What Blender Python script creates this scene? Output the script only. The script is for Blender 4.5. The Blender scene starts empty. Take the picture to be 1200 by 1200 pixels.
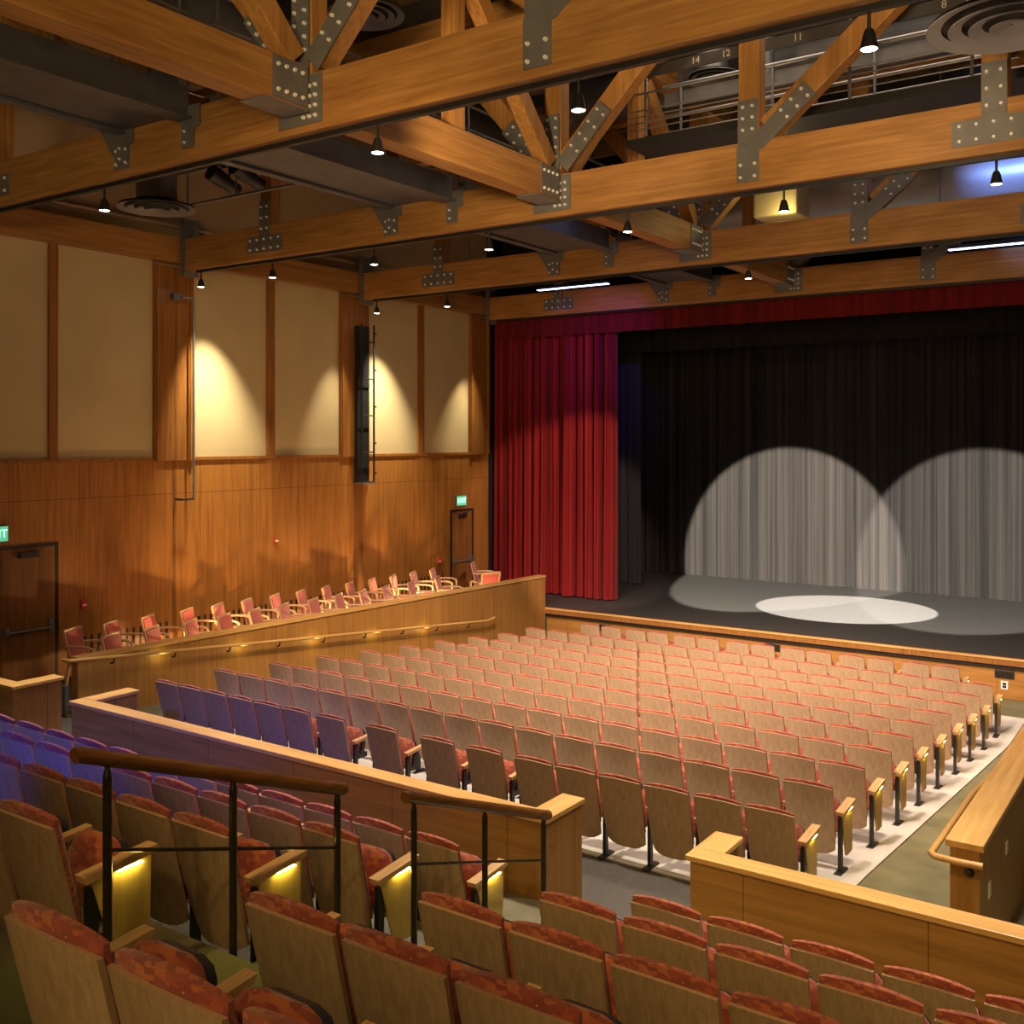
import bpy, bmesh, math, random
from mathutils import Vector, Matrix
random.seed(7)
SC = bpy.context.scene
COL = SC.collection
PI = math.pi

# ------------------------------------------------------------------ materials
def new_mat(name):
    m = bpy.data.materials.new(name); m.use_nodes = True
    nt = m.node_tree; nt.nodes.clear()
    out = nt.nodes.new('ShaderNodeOutputMaterial')
    b = nt.nodes.new('ShaderNodeBsdfPrincipled')
    nt.links.new(b.outputs[0], out.inputs[0])
    return m, nt, b

def ramp(nt, stops):
    r = nt.nodes.new('ShaderNodeValToRGB')
    e = r.color_ramp.elements
    while len(e) < len(stops): e.new(0.5)
    for i, (p, c) in enumerate(stops):
        e[i].position = p; e[i].color = (*c, 1)
    return r

def plain(name, c, rough=.6, metal=0., vary=.12, scale=6., bump=0., spec=.5, sheen=0.):
    m, nt, b = new_mat(name)
    tc = nt.nodes.new('ShaderNodeTexCoord')
    n = nt.nodes.new('ShaderNodeTexNoise'); n.inputs['Scale'].default_value = scale; n.inputs['Detail'].default_value = 5
    nt.links.new(tc.outputs['Object'], n.inputs['Vector'])
    r = ramp(nt, [(.3, tuple(x*(1-vary) for x in c)), (.7, tuple(min(1, x*(1+vary)) for x in c))])
    nt.links.new(n.outputs['Fac'], r.inputs[0]); nt.links.new(r.outputs[0], b.inputs['Base Color'])
    b.inputs['Roughness'].default_value = rough; b.inputs['Metallic'].default_value = metal
    b.inputs['Specular IOR Level'].default_value = spec
    if sheen: b.inputs['Sheen Weight'].default_value = sheen
    if bump:
        bp = nt.nodes.new('ShaderNodeBump'); bp.inputs['Strength'].default_value = bump; bp.inputs['Distance'].default_value = .01
        nt.links.new(n.outputs['Fac'], bp.inputs['Height']); nt.links.new(bp.outputs[0], b.inputs['Normal'])
    return m

def wood(name, dark, light, grain='Z', rough=.4, scale=1., seams=(), lam=None, spec=.4):
    """grain: axis along which the figure runs; seams: (axis, spacing, offset, width) dark joints"""
    m, nt, b = new_mat(name); L = nt.links
    tc = nt.nodes.new('ShaderNodeTexCoord')
    mp = nt.nodes.new('ShaderNodeMapping')
    s = {'X': (.5, 9, 9), 'Y': (9, .5, 9), 'Z': (9, 9, .5)}[grain]
    mp.inputs['Scale'].default_value = tuple(x*scale for x in s)
    L.new(tc.outputs['Object'], mp.inputs['Vector'])
    n = nt.nodes.new('ShaderNodeTexNoise'); n.inputs['Scale'].default_value = 2.2; n.inputs['Detail'].default_value = 8; n.inputs['Roughness'].default_value = .62; n.inputs['Distortion'].default_value = .5
    L.new(mp.outputs[0], n.inputs['Vector'])
    n2 = nt.nodes.new('ShaderNodeTexNoise'); n2.inputs['Scale'].default_value = .8; n2.inputs['Detail'].default_value = 2
    L.new(tc.outputs['Object'], n2.inputs['Vector'])
    mx = nt.nodes.new('ShaderNodeMath'); mx.operation = 'MULTIPLY_ADD'; mx.inputs[1].default_value = .35; L.new(n2.outputs['Fac'], mx.inputs[0])
    L.new(n.outputs['Fac'], mx.inputs[2])
    r = ramp(nt, [(.42, dark), (.95, light)])
    L.new(mx.outputs[0], r.inputs[0])
    col = r.outputs[0]
    sep = nt.nodes.new('ShaderNodeSeparateXYZ'); L.new(tc.outputs['Object'], sep.inputs[0])
    allseams = [(a, sp, of, w, .35) for a, sp, of, w in seams] + ([(lam[0], lam[1], 0., .004, .72)] if lam else [])
    for a, sp, of, w, k in allseams:
        ad = nt.nodes.new('ShaderNodeMath'); ad.operation = 'ADD'; ad.inputs[1].default_value = 1000*sp - of; L.new(sep.outputs[a], ad.inputs[0])
        md = nt.nodes.new('ShaderNodeMath'); md.operation = 'MODULO'; md.inputs[1].default_value = sp; L.new(ad.outputs[0], md.inputs[0])
        lt = nt.nodes.new('ShaderNodeMath'); lt.operation = 'LESS_THAN'; lt.inputs[1].default_value = w; L.new(md.outputs[0], lt.inputs[0])
        mxx = nt.nodes.new('ShaderNodeMix'); mxx.data_type = 'RGBA'; mxx.blend_type = 'MULTIPLY'
        L.new(lt.outputs[0], mxx.inputs['Factor']); L.new(col, mxx.inputs['A']); mxx.inputs['B'].default_value = (k, k, k, 1)
        col = mxx.outputs['Result']
    L.new(col, b.inputs['Base Color'])
    b.inputs['Roughness'].default_value = rough; b.inputs['Specular IOR Level'].default_value = spec
    bp = nt.nodes.new('ShaderNodeBump'); bp.inputs['Strength'].default_value = .06; bp.inputs['Distance'].default_value = .004
    L.new(n.outputs['Fac'], bp.inputs['Height']); L.new(bp.outputs[0], b.inputs['Normal'])
    return m

def emit(name, c, strength):
    m, nt, b = new_mat(name)
    b.inputs['Base Color'].default_value = (*c, 1)
    b.inputs['Emission Color'].default_value = (*c, 1); b.inputs['Emission Strength'].default_value = strength
    return m

def fabric(name, c1, c2, c3, dot, scale=26.):
    m, nt, b = new_mat(name); L = nt.links
    tc = nt.nodes.new('ShaderNodeTexCoord')
    mp = nt.nodes.new('ShaderNodeMapping'); mp.inputs['Scale'].default_value = (.7, 1, 1.2); mp.inputs['Rotation'].default_value = (.3, .5, .4)
    L.new(tc.outputs['Object'], mp.inputs[0])
    v = nt.nodes.new('ShaderNodeTexVoronoi'); v.inputs['Scale'].default_value = scale; v.distance = 'MANHATTAN'; L.new(mp.outputs[0], v.inputs['Vector'])
    sp = nt.nodes.new('ShaderNodeSeparateColor'); L.new(v.outputs['Color'], sp.inputs[0])
    r = ramp(nt, [(.25, c1), (.55, c2), (.85, c3)]); r.color_ramp.interpolation = 'LINEAR'
    L.new(sp.outputs[0], r.inputs[0])
    v2 = nt.nodes.new('ShaderNodeTexVoronoi'); v2.inputs['Scale'].default_value = scale*.62; L.new(tc.outputs['Object'], v2.inputs['Vector'])
    lt = nt.nodes.new('ShaderNodeMath'); lt.operation = 'LESS_THAN'; lt.inputs[1].default_value = .075; L.new(v2.outputs['Distance'], lt.inputs[0])
    mx = nt.nodes.new('ShaderNodeMix'); mx.data_type = 'RGBA'; L.new(lt.outputs[0], mx.inputs['Factor']); L.new(r.outputs[0], mx.inputs['A']); mx.inputs['B'].default_value = (*dot, 1)
    L.new(mx.outputs['Result'], b.inputs['Base Color'])
    b.inputs['Roughness'].default_value = .85; b.inputs['Sheen Weight'].default_value = .25
    return m

def velvet(name, c, c2, rough=.8, streak=14., sheen=.3):
    m, nt, b = new_mat(name); L = nt.links
    tc = nt.nodes.new('ShaderNodeTexCoord')
    mp = nt.nodes.new('ShaderNodeMapping'); mp.inputs['Scale'].default_value = (streak, .6, .05); L.new(tc.outputs['Object'], mp.inputs[0])
    n = nt.nodes.new('ShaderNodeTexNoise'); n.inputs['Scale'].default_value = 1.; n.inputs['Detail'].default_value = 6; n.inputs['Roughness'].default_value = .7
    L.new(mp.outputs[0], n.inputs['Vector'])
    r = ramp(nt, [(.38, c), (.72, c2)]); L.new(n.outputs['Fac'], r.inputs[0]); L.new(r.outputs[0], b.inputs['Base Color'])
    b.inputs['Roughness'].default_value = rough; b.inputs['Sheen Weight'].default_value = sheen; b.inputs['Specular IOR Level'].default_value = .15
    return m

M = {}
M['wall_wood'] = wood('wall_wood', (.22, .085, .017), (.46, .20, .045), 'Z', .38, .8, seams=((1, 1.22, .2, .008), (2, 2.9, 0., .01)))
M['trim_wood'] = wood('trim_wood', (.17, .066, .014), (.40, .17, .040), 'Z', .4)
M['beam_wood'] = wood('beam_wood', (.24, .104, .024), (.53, .275, .082), 'X', .5, .9, lam=(2, .19))
M['beam_wood_deep'] = wood('beam_wood_deep', (.24, .102, .022), (.53, .27, .078), 'Y', .5, .9, lam=(2, .15))
M['post_wood'] = wood('post_wood', (.25, .106, .022), (.55, .28, .08), 'Z', .5, .9)
M['cap_wood'] = wood('cap_wood', (.46, .24, .070), (.72, .45, .16), 'X', .32, 1.)
M['cap_wood_deep'] = wood('cap_wood_deep', (.46, .24, .070), (.72, .45, .16), 'Y', .32, 1.)
M['barrier_wood'] = wood('barrier_wood', (.23, .105, .024), (.43, .22, .055), 'X', .42, .8, seams=((0, 1.16, .37, .007),))
M['barrier_wood_deep'] = wood('barrier_wood_deep', (.24, .11, .024), (.44, .22, .055), 'Z', .42, .8, seams=((1, 1.22, .35, .007),))
M['stage_wood'] = wood('stage_wood', (.26, .11, .022), (.50, .25, .06), 'X', .4, .8, seams=((0, 1.8, .3, .008),))
M['rail_wood'] = wood('rail_wood', (.40, .20, .055), (.66, .40, .14), 'Y', .35, 1.)
M['rail_brown'] = wood('rail_brown', (.08, .030, .006), (.21, .085, .018), 'Y', .35, 1.)
M['shell_wood'] = wood('shell_wood', (.29, .19, .105), (.50, .345, .205), 'Z', .32, 2.2)
M['arm_wood'] = wood('arm_wood', (.45, .25, .10), (.70, .45, .21), 'Y', .35, 2.)
M['chair_wood'] = wood('chair_wood', (.48, .29, .15), (.72, .50, .30), 'Z', .4, 2.)
M['panel_yellow'] = wood('panel_yellow', (.42, .29, .08), (.58, .42, .13), 'Z', .5, 2.)
M['cream'] = plain('cream', (.52, .41, .22), .9, vary=.06, scale=1.3, bump=.05)
M['plaster'] = plain('plaster', (.44, .33, .18), .95, vary=.1, scale=.8)
M['steel'] = plain('steel', (.17, .17, .165), .5, .25, .15, 4., spec=.5)
M['steel_deep'] = plain('steel_deep', (.115, .118, .128), .5, .4, .18, 3.)
M['rail_steel'] = plain('rail_steel', (.26, .26, .27), .4, .7, .1, 9.)
M['black'] = plain('black', (.012, .012, .013), .5, 0., .2, 8.)
M['bolt'] = plain('bolt', (.86, .85, .80), .35, .15, .1, 30.)
M['bronze'] = plain('bronze', (.045, .036, .024), .35, .6, .2, 20.)
M['ceiling'] = plain('ceiling', (.045, .040, .034), .95, vary=.35, scale=.7)
M['deck_wood'] = wood('deck_wood', (.10, .060, .025), (.19, .12, .055), 'Y', .8, .6, seams=((0, .6, 0, .03),))
M['duct'] = plain('duct', (.19, .19, .20), .45, .5, .12, 2.)
M['duct_blue'] = plain('duct_blue', (.30, .31, .35), .45, .4, .12, 2.)
M['carpet_green'] = plain('carpet_green', (.105, .110, .040), .95, vary=.28, scale=1.6, bump=.3)
M['carpet_aisle'] = plain('carpet_aisle', (.165, .155, .080), .95, vary=.25, scale=2., bump=.3)
M['carpet_grey'] = plain('carpet_grey', (.080, .072, .062), .95, vary=.16, scale=40., bump=.3)
M['concrete'] = plain('concrete', (.56, .54, .50), .7, vary=.08, scale=2.5)
M['tier'] = plain('tier', (.13, .112, .062), .6, vary=.35, scale=2.4)
M['stage_deck'] = plain('stage_deck', (.050, .048, .045), .6, vary=.14, scale=9., spec=.3)
M['void'] = plain('void', (.006, .006, .008), .95, vary=.2)
M['fabric'] = fabric('fabric', (.22, .038, .022), (.30, .056, .024), (.40, .105, .032), (.55, .27, .13), 36.)
M['fabric_pink'] = plain('fabric_pink', (.46, .095, .075), .85, vary=.16, scale=24., sheen=.3)
M['red_velvet'] = velvet('red_velvet', (.11, .006, .007), (.40, .022, .020), .85, 11., .08)
M['valance_velvet'] = velvet('valance_velvet', (.085, .005, .006), (.17, .009, .010), .9, 8., .05)
M['black_velvet'] = velvet('black_velvet', (.015, .014, .014), (.055, .048, .043), .9, 7., .05)
M['leg_velvet'] = velvet('leg_velvet', (.018, .019, .021), (.045, .046, .05), .9, 9., .1)
M['white'] = plain('white', (.75, .75, .72), .5, vary=.03)
M['red_plastic'] = plain('red_plastic', (.55, .03, .03), .4, vary=.05)
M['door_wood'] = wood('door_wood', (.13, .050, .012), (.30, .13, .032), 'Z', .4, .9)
M['lamp_glow'] = emit('lamp_glow', (1., .88, .66), 25.)
M['aisle_glow'] = emit('aisle_glow', (1., .80, .16), 60.)
M['exit_green'] = emit('exit_green', (.08, .42, .24), 1.2)
M['exit_pale'] = emit('exit_pale', (.55, 1., .75), 1.6)
M['blue_glow'] = emit('blue_glow', (.35, .45, 1.), 9.)
M['warm_glow'] = emit('warm_glow', (1., .90, .45), 6.)
M['red_glow'] = emit('red_glow', (.8, .06, .04), .5)

# ------------------------------------------------------------------ mesh helpers
class MB:
    def __init__(s): s.bm = bmesh.new()
    def box(s, x0, y0, z0, x1, y1, z1, bevel=0.):
        v = [s.bm.verts.new((x, y, z)) for x in (x0, x1) for y in (y0, y1) for z in (z0, z1)]
        for f in ((0, 1, 3, 2), (4, 6, 7, 5), (0, 4, 5, 1), (2, 3, 7, 6), (0, 2, 6, 4), (1, 5, 7, 3)):
            s.bm.faces.new([v[i] for i in f])
        if bevel:
            vs = set(v); es = [e for e in s.bm.edges if e.verts[0] in vs and e.verts[1] in vs]
            bmesh.ops.bevel(s.bm, geom=es, offset=bevel, segments=2, affect='EDGES', profile=.5)
        return s
    def bar(s, p, q, w, h, up=(0, 0, 1), bevel=0.):
        """box beam from p to q; w across, h along up"""
        p, q = Vector(p), Vector(q); d = (q-p).normalized(); up = Vector(up)
        a = d.cross(up)
        if a.length < 1e-4: a = d.cross(Vector((1, 0, 0)))
        a.normalize(); b = a.cross(d).normalized()
        v = [s.bm.verts.new(o + a*w/2*i + b*h/2*j) for o in (p, q) for i in (-1, 1) for j in (-1, 1)]
        for f in ((0, 1, 3, 2), (4, 6, 7, 5), (0, 4, 5, 1), (2, 3, 7, 6), (0, 2, 6, 4), (1, 5, 7, 3)):
            s.bm.faces.new([v[i] for i in f])
        if bevel:
            vs = set(v); es = [e for e in s.bm.edges if e.verts[0] in vs and e.verts[1] in vs]
            bmesh.ops.bevel(s.bm, geom=es, offset=bevel, segments=2, affect='EDGES', profile=.5)
        return s
    def prism(s, pts, axis, a, b):
        """polygon in the two other axes, extruded along axis from a to b"""
        def mk(p, t):
            return {'X': (t, p[0], p[1]), 'Y': (p[0], t, p[1]), 'Z': (p[0], p[1], t)}[axis]
        A = [s.bm.verts.new(mk(p, a)) for p in pts]; Bv = [s.bm.verts.new(mk(p, b)) for p in pts]
        s.bm.faces.new(A); s.bm.faces.new(Bv[::-1]); n = len(pts)
        for i in range(n): s.bm.faces.new((A[i], Bv[i], Bv[(i+1) % n], A[(i+1) % n]))
        return s
    def cyl(s, p, q, r, n=12, r2=None):
        r2 = r if r2 is None else r2
        p, q = Vector(p), Vector(q); d = (q-p).normalized()
        a = d.cross(Vector((0, 0, 1)))
        if a.length < 1e-4: a = Vector((1, 0, 0))
        a.normalize(); b = d.cross(a)
        R = [[s.bm.verts.new(o + (a*math.cos(2*PI*i/n) + b*math.sin(2*PI*i/n))*rr) for i in range(n)] for o, rr in ((p, r), (q, r2))]
        s.bm.faces.new(R[0][::-1]); s.bm.faces.new(R[1])
        for i in range(n): s.bm.faces.new((R[0][i], R[0][(i+1) % n], R[1][(i+1) % n], R[1][i]))
        return s
    def tube(s, pts, r, n=10):
        pts = [Vector(p) for p in pts]; rings = []
        for k, p in enumerate(pts):
            d = (pts[min(k+1, len(pts)-1)] - pts[max(k-1, 0)]).normalized()
            a = d.cross(Vector((0, 0, 1)))
            if a.length < 1e-3: a = d.cross(Vector((1, 0, 0)))
            a.normalize(); b = d.cross(a)
            rings.append([s.bm.verts.new(p + (a*math.cos(2*PI*i/n) + b*math.sin(2*PI*i/n))*r) for i in range(n)])
        s.bm.faces.new(rings[0][::-1]); s.bm.faces.new(rings[-1])
        for A, Bv in zip(rings, rings[1:]):
            for i in range(n): s.bm.faces.new((A[i], A[(i+1) % n], Bv[(i+1) % n], Bv[i]))
        return s
    def lathe(s, prof, c=(0, 0, 0), n=32, close=True):
        c = Vector(c)
        R = [[s.bm.verts.new(c + Vector((r*math.cos(2*PI*i/n), r*math.sin(2*PI*i/n), z))) for i in range(n)] for r, z in prof]
        pairs = list(zip(R, R[1:])) + ([(R[-1], R[0])] if close else [])
        for A, Bv in pairs:
            for i in range(n): s.bm.faces.new((A[i], A[(i+1) % n], Bv[(i+1) % n], Bv[i]))
        return s
    def slab(s, front, back):
        """closed slab between two point grids of the same size"""
        F = [[s.bm.verts.new(p) for p in r] for r in front]; K = [[s.bm.verts.new(p) for p in r] for r in back]
        m, n = len(F), len(F[0])
        for i in range(m-1):
            for j in range(n-1):
                s.bm.faces.new((F[i][j], F[i][j+1], F[i+1][j+1], F[i+1][j]))
                s.bm.faces.new((K[i][j], K[i+1][j], K[i+1][j+1], K[i][j+1]))
        for j in range(n-1):
            s.bm.faces.new((F[0][j], K[0][j], K[0][j+1], F[0][j+1])); s.bm.faces.new((F[-1][j], F[-1][j+1], K[-1][j+1], K[-1][j]))
        for i in range(m-1):
            s.bm.faces.new((F[i][0], F[i+1][0], K[i+1][0], K[i][0])); s.bm.faces.new((F[i][-1], K[i][-1], K[i+1][-1], F[i+1][-1]))
        return s
    def sheet(s, rows):
        F = [[s.bm.verts.new(p) for p in r] for r in rows]
        for i in range(len(F)-1):
            for j in range(len(F[0])-1): s.bm.faces.new((F[i][j], F[i][j+1], F[i+1][j+1], F[i+1][j]))
        return s

BASE = {}
def obj(name, mb, mat, parent=None, smooth=False):
    bm = mb.bm
    base = BASE.get(parent.name, Vector((0, 0, 0))) if parent else Vector((0, 0, 0))
    if base.length > 0: bmesh.ops.translate(bm, verts=bm.verts, vec=-base)
    bmesh.ops.recalc_face_normals(bm, faces=bm.faces)
    me = bpy.data.meshes.new(name); bm.to_mesh(me); bm.free()
    if smooth:
        for p in me.polygons: p.use_smooth = True
        try: me.set_sharp_from_angle(angle=math.radians(40))
        except Exception: pass
    me.materials.append(M[mat])
    o = bpy.data.objects.new(name, me); COL.objects.link(o)
    if parent:
        o.parent = parent; BASE[o.name] = base
    return o
def tag(o, label, cat, group=None, kind=None):
    o['label'] = label; o['category'] = cat
    if group: o['group'] = group
    if kind: o['kind'] = kind
    return o
def thing(name, label, cat, loc=(0, 0, 0), group=None):
    o = bpy.data.objects.new(name, None); COL.objects.link(o); o.location = loc; o.empty_display_size = .1
    BASE[o.name] = Vector(loc)
    return tag(o, label, cat, group)
def struct(name, mb, mat, parent=None, smooth=False):
    o = obj(name, mb, mat, parent, smooth)
    if not parent: o['kind'] = 'structure'
    return o
def copy_tree(o, parent=None):
    c = o.copy(); COL.objects.link(c)
    if parent: c.parent = parent
    for ch in o.children: copy_tree(ch, c)
    return c
ORD = 'zeroth first second third fourth fifth sixth seventh eighth ninth tenth eleventh twelfth thirteenth fourteenth fifteenth sixteenth seventeenth eighteenth'.split()

# ------------------------------------------------------------------ camera
cam = bpy.data.cameras.new('camera'); co = bpy.data.objects.new('camera', cam); COL.objects.link(co)
co.location = (0, 0, 3.88); co.rotation_euler = (PI/2, 0, math.atan(830/1205))
cam.sensor_width = 36; cam.lens = 36*1205/1200; cam.shift_y = -85/1200; cam.clip_end = 200; cam.clip_start = .05
SC.camera = co

# ------------------------------------------------------------------ setting
def floor_z(y):
    P = [(-5, .02), (8.40, .01), (9.40, -.05), (16.43, -.69), (17.0, -.735), (25, -.735)]
    for (a, za), (b, zb) in zip(P, P[1:]):
        if a <= y <= b: return za + (zb-za)*(y-a)/(b-a)
    return P[-1][1]

WX = -15.55
def ribbon(x0, x1, ys, dz0, dz1):
    rows_t = [[(x, y, floor_z(y)+dz1) for x in (x0, x1)] for y in ys]
    rows_b = [[(x, y, floor_z(y)+dz0) for x in (x0, x1)] for y in ys]
    return MB().slab(rows_t, rows_b)
struct('floor', ribbon(-15.5, 4., [6.2, 8.4, 9.4, 16.43, 17., 20.], -.3, 0), 'carpet_aisle')
struct('floor_aisle_carpet', MB().box(-15.4, 6.58, .014, -2.2, 8.28, .021), 'carpet_grey')
SEATX0, SEATX1 = -11.6, -2.62
struct('floor_seating_slab', ribbon(SEATX0, SEATX1, [8.3, 8.4, 9.4, 16.43, 17., 18.75], -.02, .015), 'concrete')
struct('floor_platform', MB().box(WX, 7.2, -1.0, -13.12, 20.055, 0), 'carpet_grey')
struct('floor_foyer', MB().box(WX, 6.2, -.4, -11.7, 7.19, .012), 'carpet_grey')

# left wall, inner face on X = WX
struct('wall_left', MB().box(WX-.25, -3., -1., WX-.06, 21.51, 11.), 'plaster')
struct('wall_left_wainscot', MB().box(WX-.058, -3., -1., WX, 21.5, 3.50), 'wall_wood')
tn = [0]
def trim(mb, mat='trim_wood', smooth=False):
    tn[0] += 1
    return struct('trim_%d' % tn[0], mb, mat, None, smooth)
for y0, y1 in ((-3., 9.41), (9.57, 11.39), (12.22, 14.02), (14.22, 16.06), (16.92, 18.68), (18.90, 20.68)):
    trim(MB().box(WX-.055, y0, 3.56, WX-.03, y1, 7.05), 'cream')
    trim(MB().box(WX-.058, y0, 3.502, WX+.03, y1, 3.56))           # sill ledge
for y0, y1 in ((9.41, 9.57), (14.02, 14.22), (18.68, 18.90)):
    trim(MB().box(WX-.058, y0+.002, 3.502, WX+.012, y1-.002, 7.05))
for y0, y1 in ((11.39, 12.22), (16.06, 16.92), (20.68, 21.48)):
    b = MB().box(WX-.058, y0+.002, 3.502, WX+.05, y1-.002, 6.98)
    trim(b)
    trim(MB().box(WX+.05, y0+.02, 3.502, WX+.075, y0+.09, 6.98))
    trim(MB().box(WX+.05, y1-.09, 3.502, WX+.075, y1-.02, 6.98))
trim(MB().box(WX-.058, -3., 7.052, WX+.16, 21.48, 7.50), 'beam_wood_deep')   # wood wall plate under the plaster
trim(MB().box(WX-.055, -3., 7.70, WX+.06, 21.4, 7.74), 'plaster')
# return air slots low in the wainscot
k = 0
for y0, y1 in ((9.75, 11.75), (12.35, 16.2), (16.6, 19.6)):
    b = MB(); y = y0
    while y < y1:
        b.box(WX+.001, y, .16, WX+.006, y+.045, .62); y += .135
    trim(b, 'black')
trim(MB().box(WX+.001, 11.80, .12, WX+.010, 11.86, 3.50), 'door_wood')  # dark strips stand in for shadowed grooves down the pilasters
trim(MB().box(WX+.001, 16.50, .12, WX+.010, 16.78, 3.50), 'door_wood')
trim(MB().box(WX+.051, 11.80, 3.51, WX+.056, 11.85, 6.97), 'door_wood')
trim(MB().box(WX+.001, 7.3, 0.001, WX+.018, 21.4, .10), 'trim_wood')

# ceiling, stage house
struct('ceiling', MB().box(WX-.25, -3., 10.7, 6., 21.4, 10.9), 'ceiling')
for i in range(14):
    y = 1.2 + i*1.5
    trim(MB().box(WX-.05, y, 10.42, 6., y+.14, 10.695), 'deck_wood')
struct('wall_stage_back', MB().box(-22., 29., -.8, 6., 29.2, 14.), 'void')
struct('wall_stage_left', MB().box(-22.2, 21.5, -.8, -22., 29., 14.), 'void')
struct('ceiling_stage', MB().box(-22., 21.8, 12., 6., 29.2, 12.2), 'void')
struct('wall_proscenium', MB().box(-22., 21.52, -.8, -15.56, 21.75, 11.), 'void')
struct('wall_proscenium_header', MB().box(-15.39, 21.9, 7.15, 6., 22.05, 12.), 'void')

# stage
stg = MB().box(-22., 20.06, -.20, 6., 29., -.0)
struct('floor_stage', stg, 'stage_deck')
struct('wall_stage_front', MB().box(-12.86, 20.10, -.75, 6., 20.16, -.201), 'stage_wood')
trim(MB().box(-12.86, 20.0, -.135, 6., 20.058, .004), 'trim_wood')
trim(MB().box(-12.86, 19.985, -.035, 6., 20.0, .006), 'cap_wood')
trim(MB().box(-12.86, 20.04, -.20, 6., 20.099, -.136), 'black')
for i, (x, z) in enumerate(((-11.3, -.33), (-7.45, -.32), (-3.17, -.31))):
    b = thing('floor_box', 'black socket box recessed in stage front, ' + ('by the side barrier', 'midway along the seats', 'above a white outlet')[i], 'socket', (x, 20.1, z-.07), 'socket boxes in the stage front')
    obj('cover_plate', MB().box(x-.16, 20.078, z-.07, x+.16, 20.098, z+.07, .006), 'black', b)
    obj('socket', MB().box(x-.12, 20.070, z-.045, x-.02, 20.078, z+.045), 'bronze', b)
    obj('socket', MB().box(x+.02, 20.070, z-.045, x+.12, 20.078, z+.045), 'bronze', b)
ot = thing('wall_outlet', 'white outlet plate on stage front beneath a black socket box', 'outlet', (-3.17, 20.1, -.58))
obj('cover_plate', MB().box(-3.23, 20.085, -.58, -3.11, 20.099, -.43, .004), 'white', ot)
obj('socket', MB().box(-3.20, 20.080, -.55, -3.14, 20.085, -.51), 'black', ot); obj('socket', MB().box(-3.20, 20.080, -.50, -3.14, 20.085, -.46), 'black', ot)

# ------------------------------------------------------------------ drapes
def pleat(x0, x1, y, z0, z1, n, amp, seed, rows=10, fold=.36, flare=.35, jitter=.5, ridge=False):
    rnd = random.Random(seed); ph = []; x = x0
    # irregular fold phases
    knots = [0.]
    while knots[-1] < 1.0: knots.append(knots[-1] + fold*(1-jitter/2 + jitter*rnd.random())/(x1-x0))
    import bisect
    out = []
    amps = [amp*(.35+.9*rnd.random()) for _ in knots]
    for r in range(rows+1):
        t = r/rows; row = []
        for i in range(n+1):
            u = i/n; k = max(0, bisect.bisect_right(knots, u)-1); k = min(k, len(knots)-2)
            f = (u-knots[k])/(knots[k+1]-knots[k])
            w = math.sin(f*2*PI) + .3*math.sin(f*4*PI+k)
            a = amps[k]*math.sin(PI*f)**.3 if 0 < f < 1 else 0
            if ridge: w = -2*(math.sin(PI*min(1, max(0, f)))**.55) + .22*math.sin(f*5*PI+k); a = amps[k]
            a *= (1-flare) + flare*(1-t)
            sway = .02*math.sin(k*1.7 + t*2.2)*(1-t)
            row.append((x0+(x1-x0)*u + sway, y + a*w, z0+(z1-z0)*t))
        out.append(row)
    return MB().sheet(out)
c = obj('stage_curtain', pleat(-15.50, -11.97, 21.95, .03, 6.9, 620, .19, 3, 8, .24, .12, 1.2, True), 'red_velvet', None, True)
tag(c, 'red velvet curtain gathered in pleats at side of stage', 'curtain')
c = obj('valance_curtain', pleat(-15.35, 6., 21.52, 6.43, 7.3, 900, .03, 5, 3, .28, .1, .6, True), 'valance_velvet', None, True)
tag(c, 'deep red valance hanging along the top of the stage opening', 'curtain')
c = obj('backdrop_curtain', pleat(-21.5, 6., 27.2, .0, 11.5, 1300, .022, 8, 3, .22, .1, 1.1), 'black_velvet', None, True)
tag(c, 'black pleated backdrop curtain across the rear of stage', 'curtain')
c = obj('leg_curtain', pleat(-15.2, -12.75, 24.6, .02, 7.2, 150, .05, 9, 3, .25), 'leg_velvet', None, True)
tag(c, 'narrow black side drape standing between red curtain and backdrop', 'curtain')
c = obj('border_curtain', pleat(-19., 6., 23.5, 6.1, 9.5, 400, .04, 10, 3, .3), 'void', None, True)
tag(c, 'black border drape high above the stage behind the valance', 'curtain')
c = obj('batten_pipe', MB().cyl((-14, 25.6, 6.35), (6, 25.6, 6.35), .045), 'rail_steel', None, True)
for x in (-12, -6, 0): obj('hanger_line', MB().cyl((x, 25.6, 6.39), (x, 25.6, 11.99), .008, 6), 'black', c)
tag(c, 'grey steel batten pipe high above the stage floor', 'pipe')

# ------------------------------------------------------------------ roof trusses
CH0, CH1, CT = 6.91, 7.48, .26      # bottom chord bottom/top, thickness
TOPZ = 9.62
def plate_poly(b, pts, y):           # plate on the chord face, polygon in XZ
    b.prism(pts, 'Y', y-.012, y)
BOLT = {}
def bolt(parent, loc, axis='Y', r=.022):
    """one bolt head; axis Y faces the rear of the hall, X faces the middle"""
    key = (axis, r)
    if key not in BOLT:
        mb = MB()
        if axis == 'Y': mb.cyl((0, -.024, 0), (0, 0, 0), r*.75, 8, r)
        else: mb.cyl((0, 0, 0), (.024, 0, 0), r, 8, r*.75)
        o = obj('bolt', mb, 'bolt'); BOLT[key] = o.data
    else:
        o = bpy.data.objects.new('bolt', BOLT[key]); COL.objects.link(o)
    o.parent = parent; o.location = Vector(loc) - BASE[parent.name]
def bolts_on(plate, pts, y, r=.022):
    for x, z in pts: bolt(plate, (x, y-.0125, z), 'Y', r)
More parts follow.
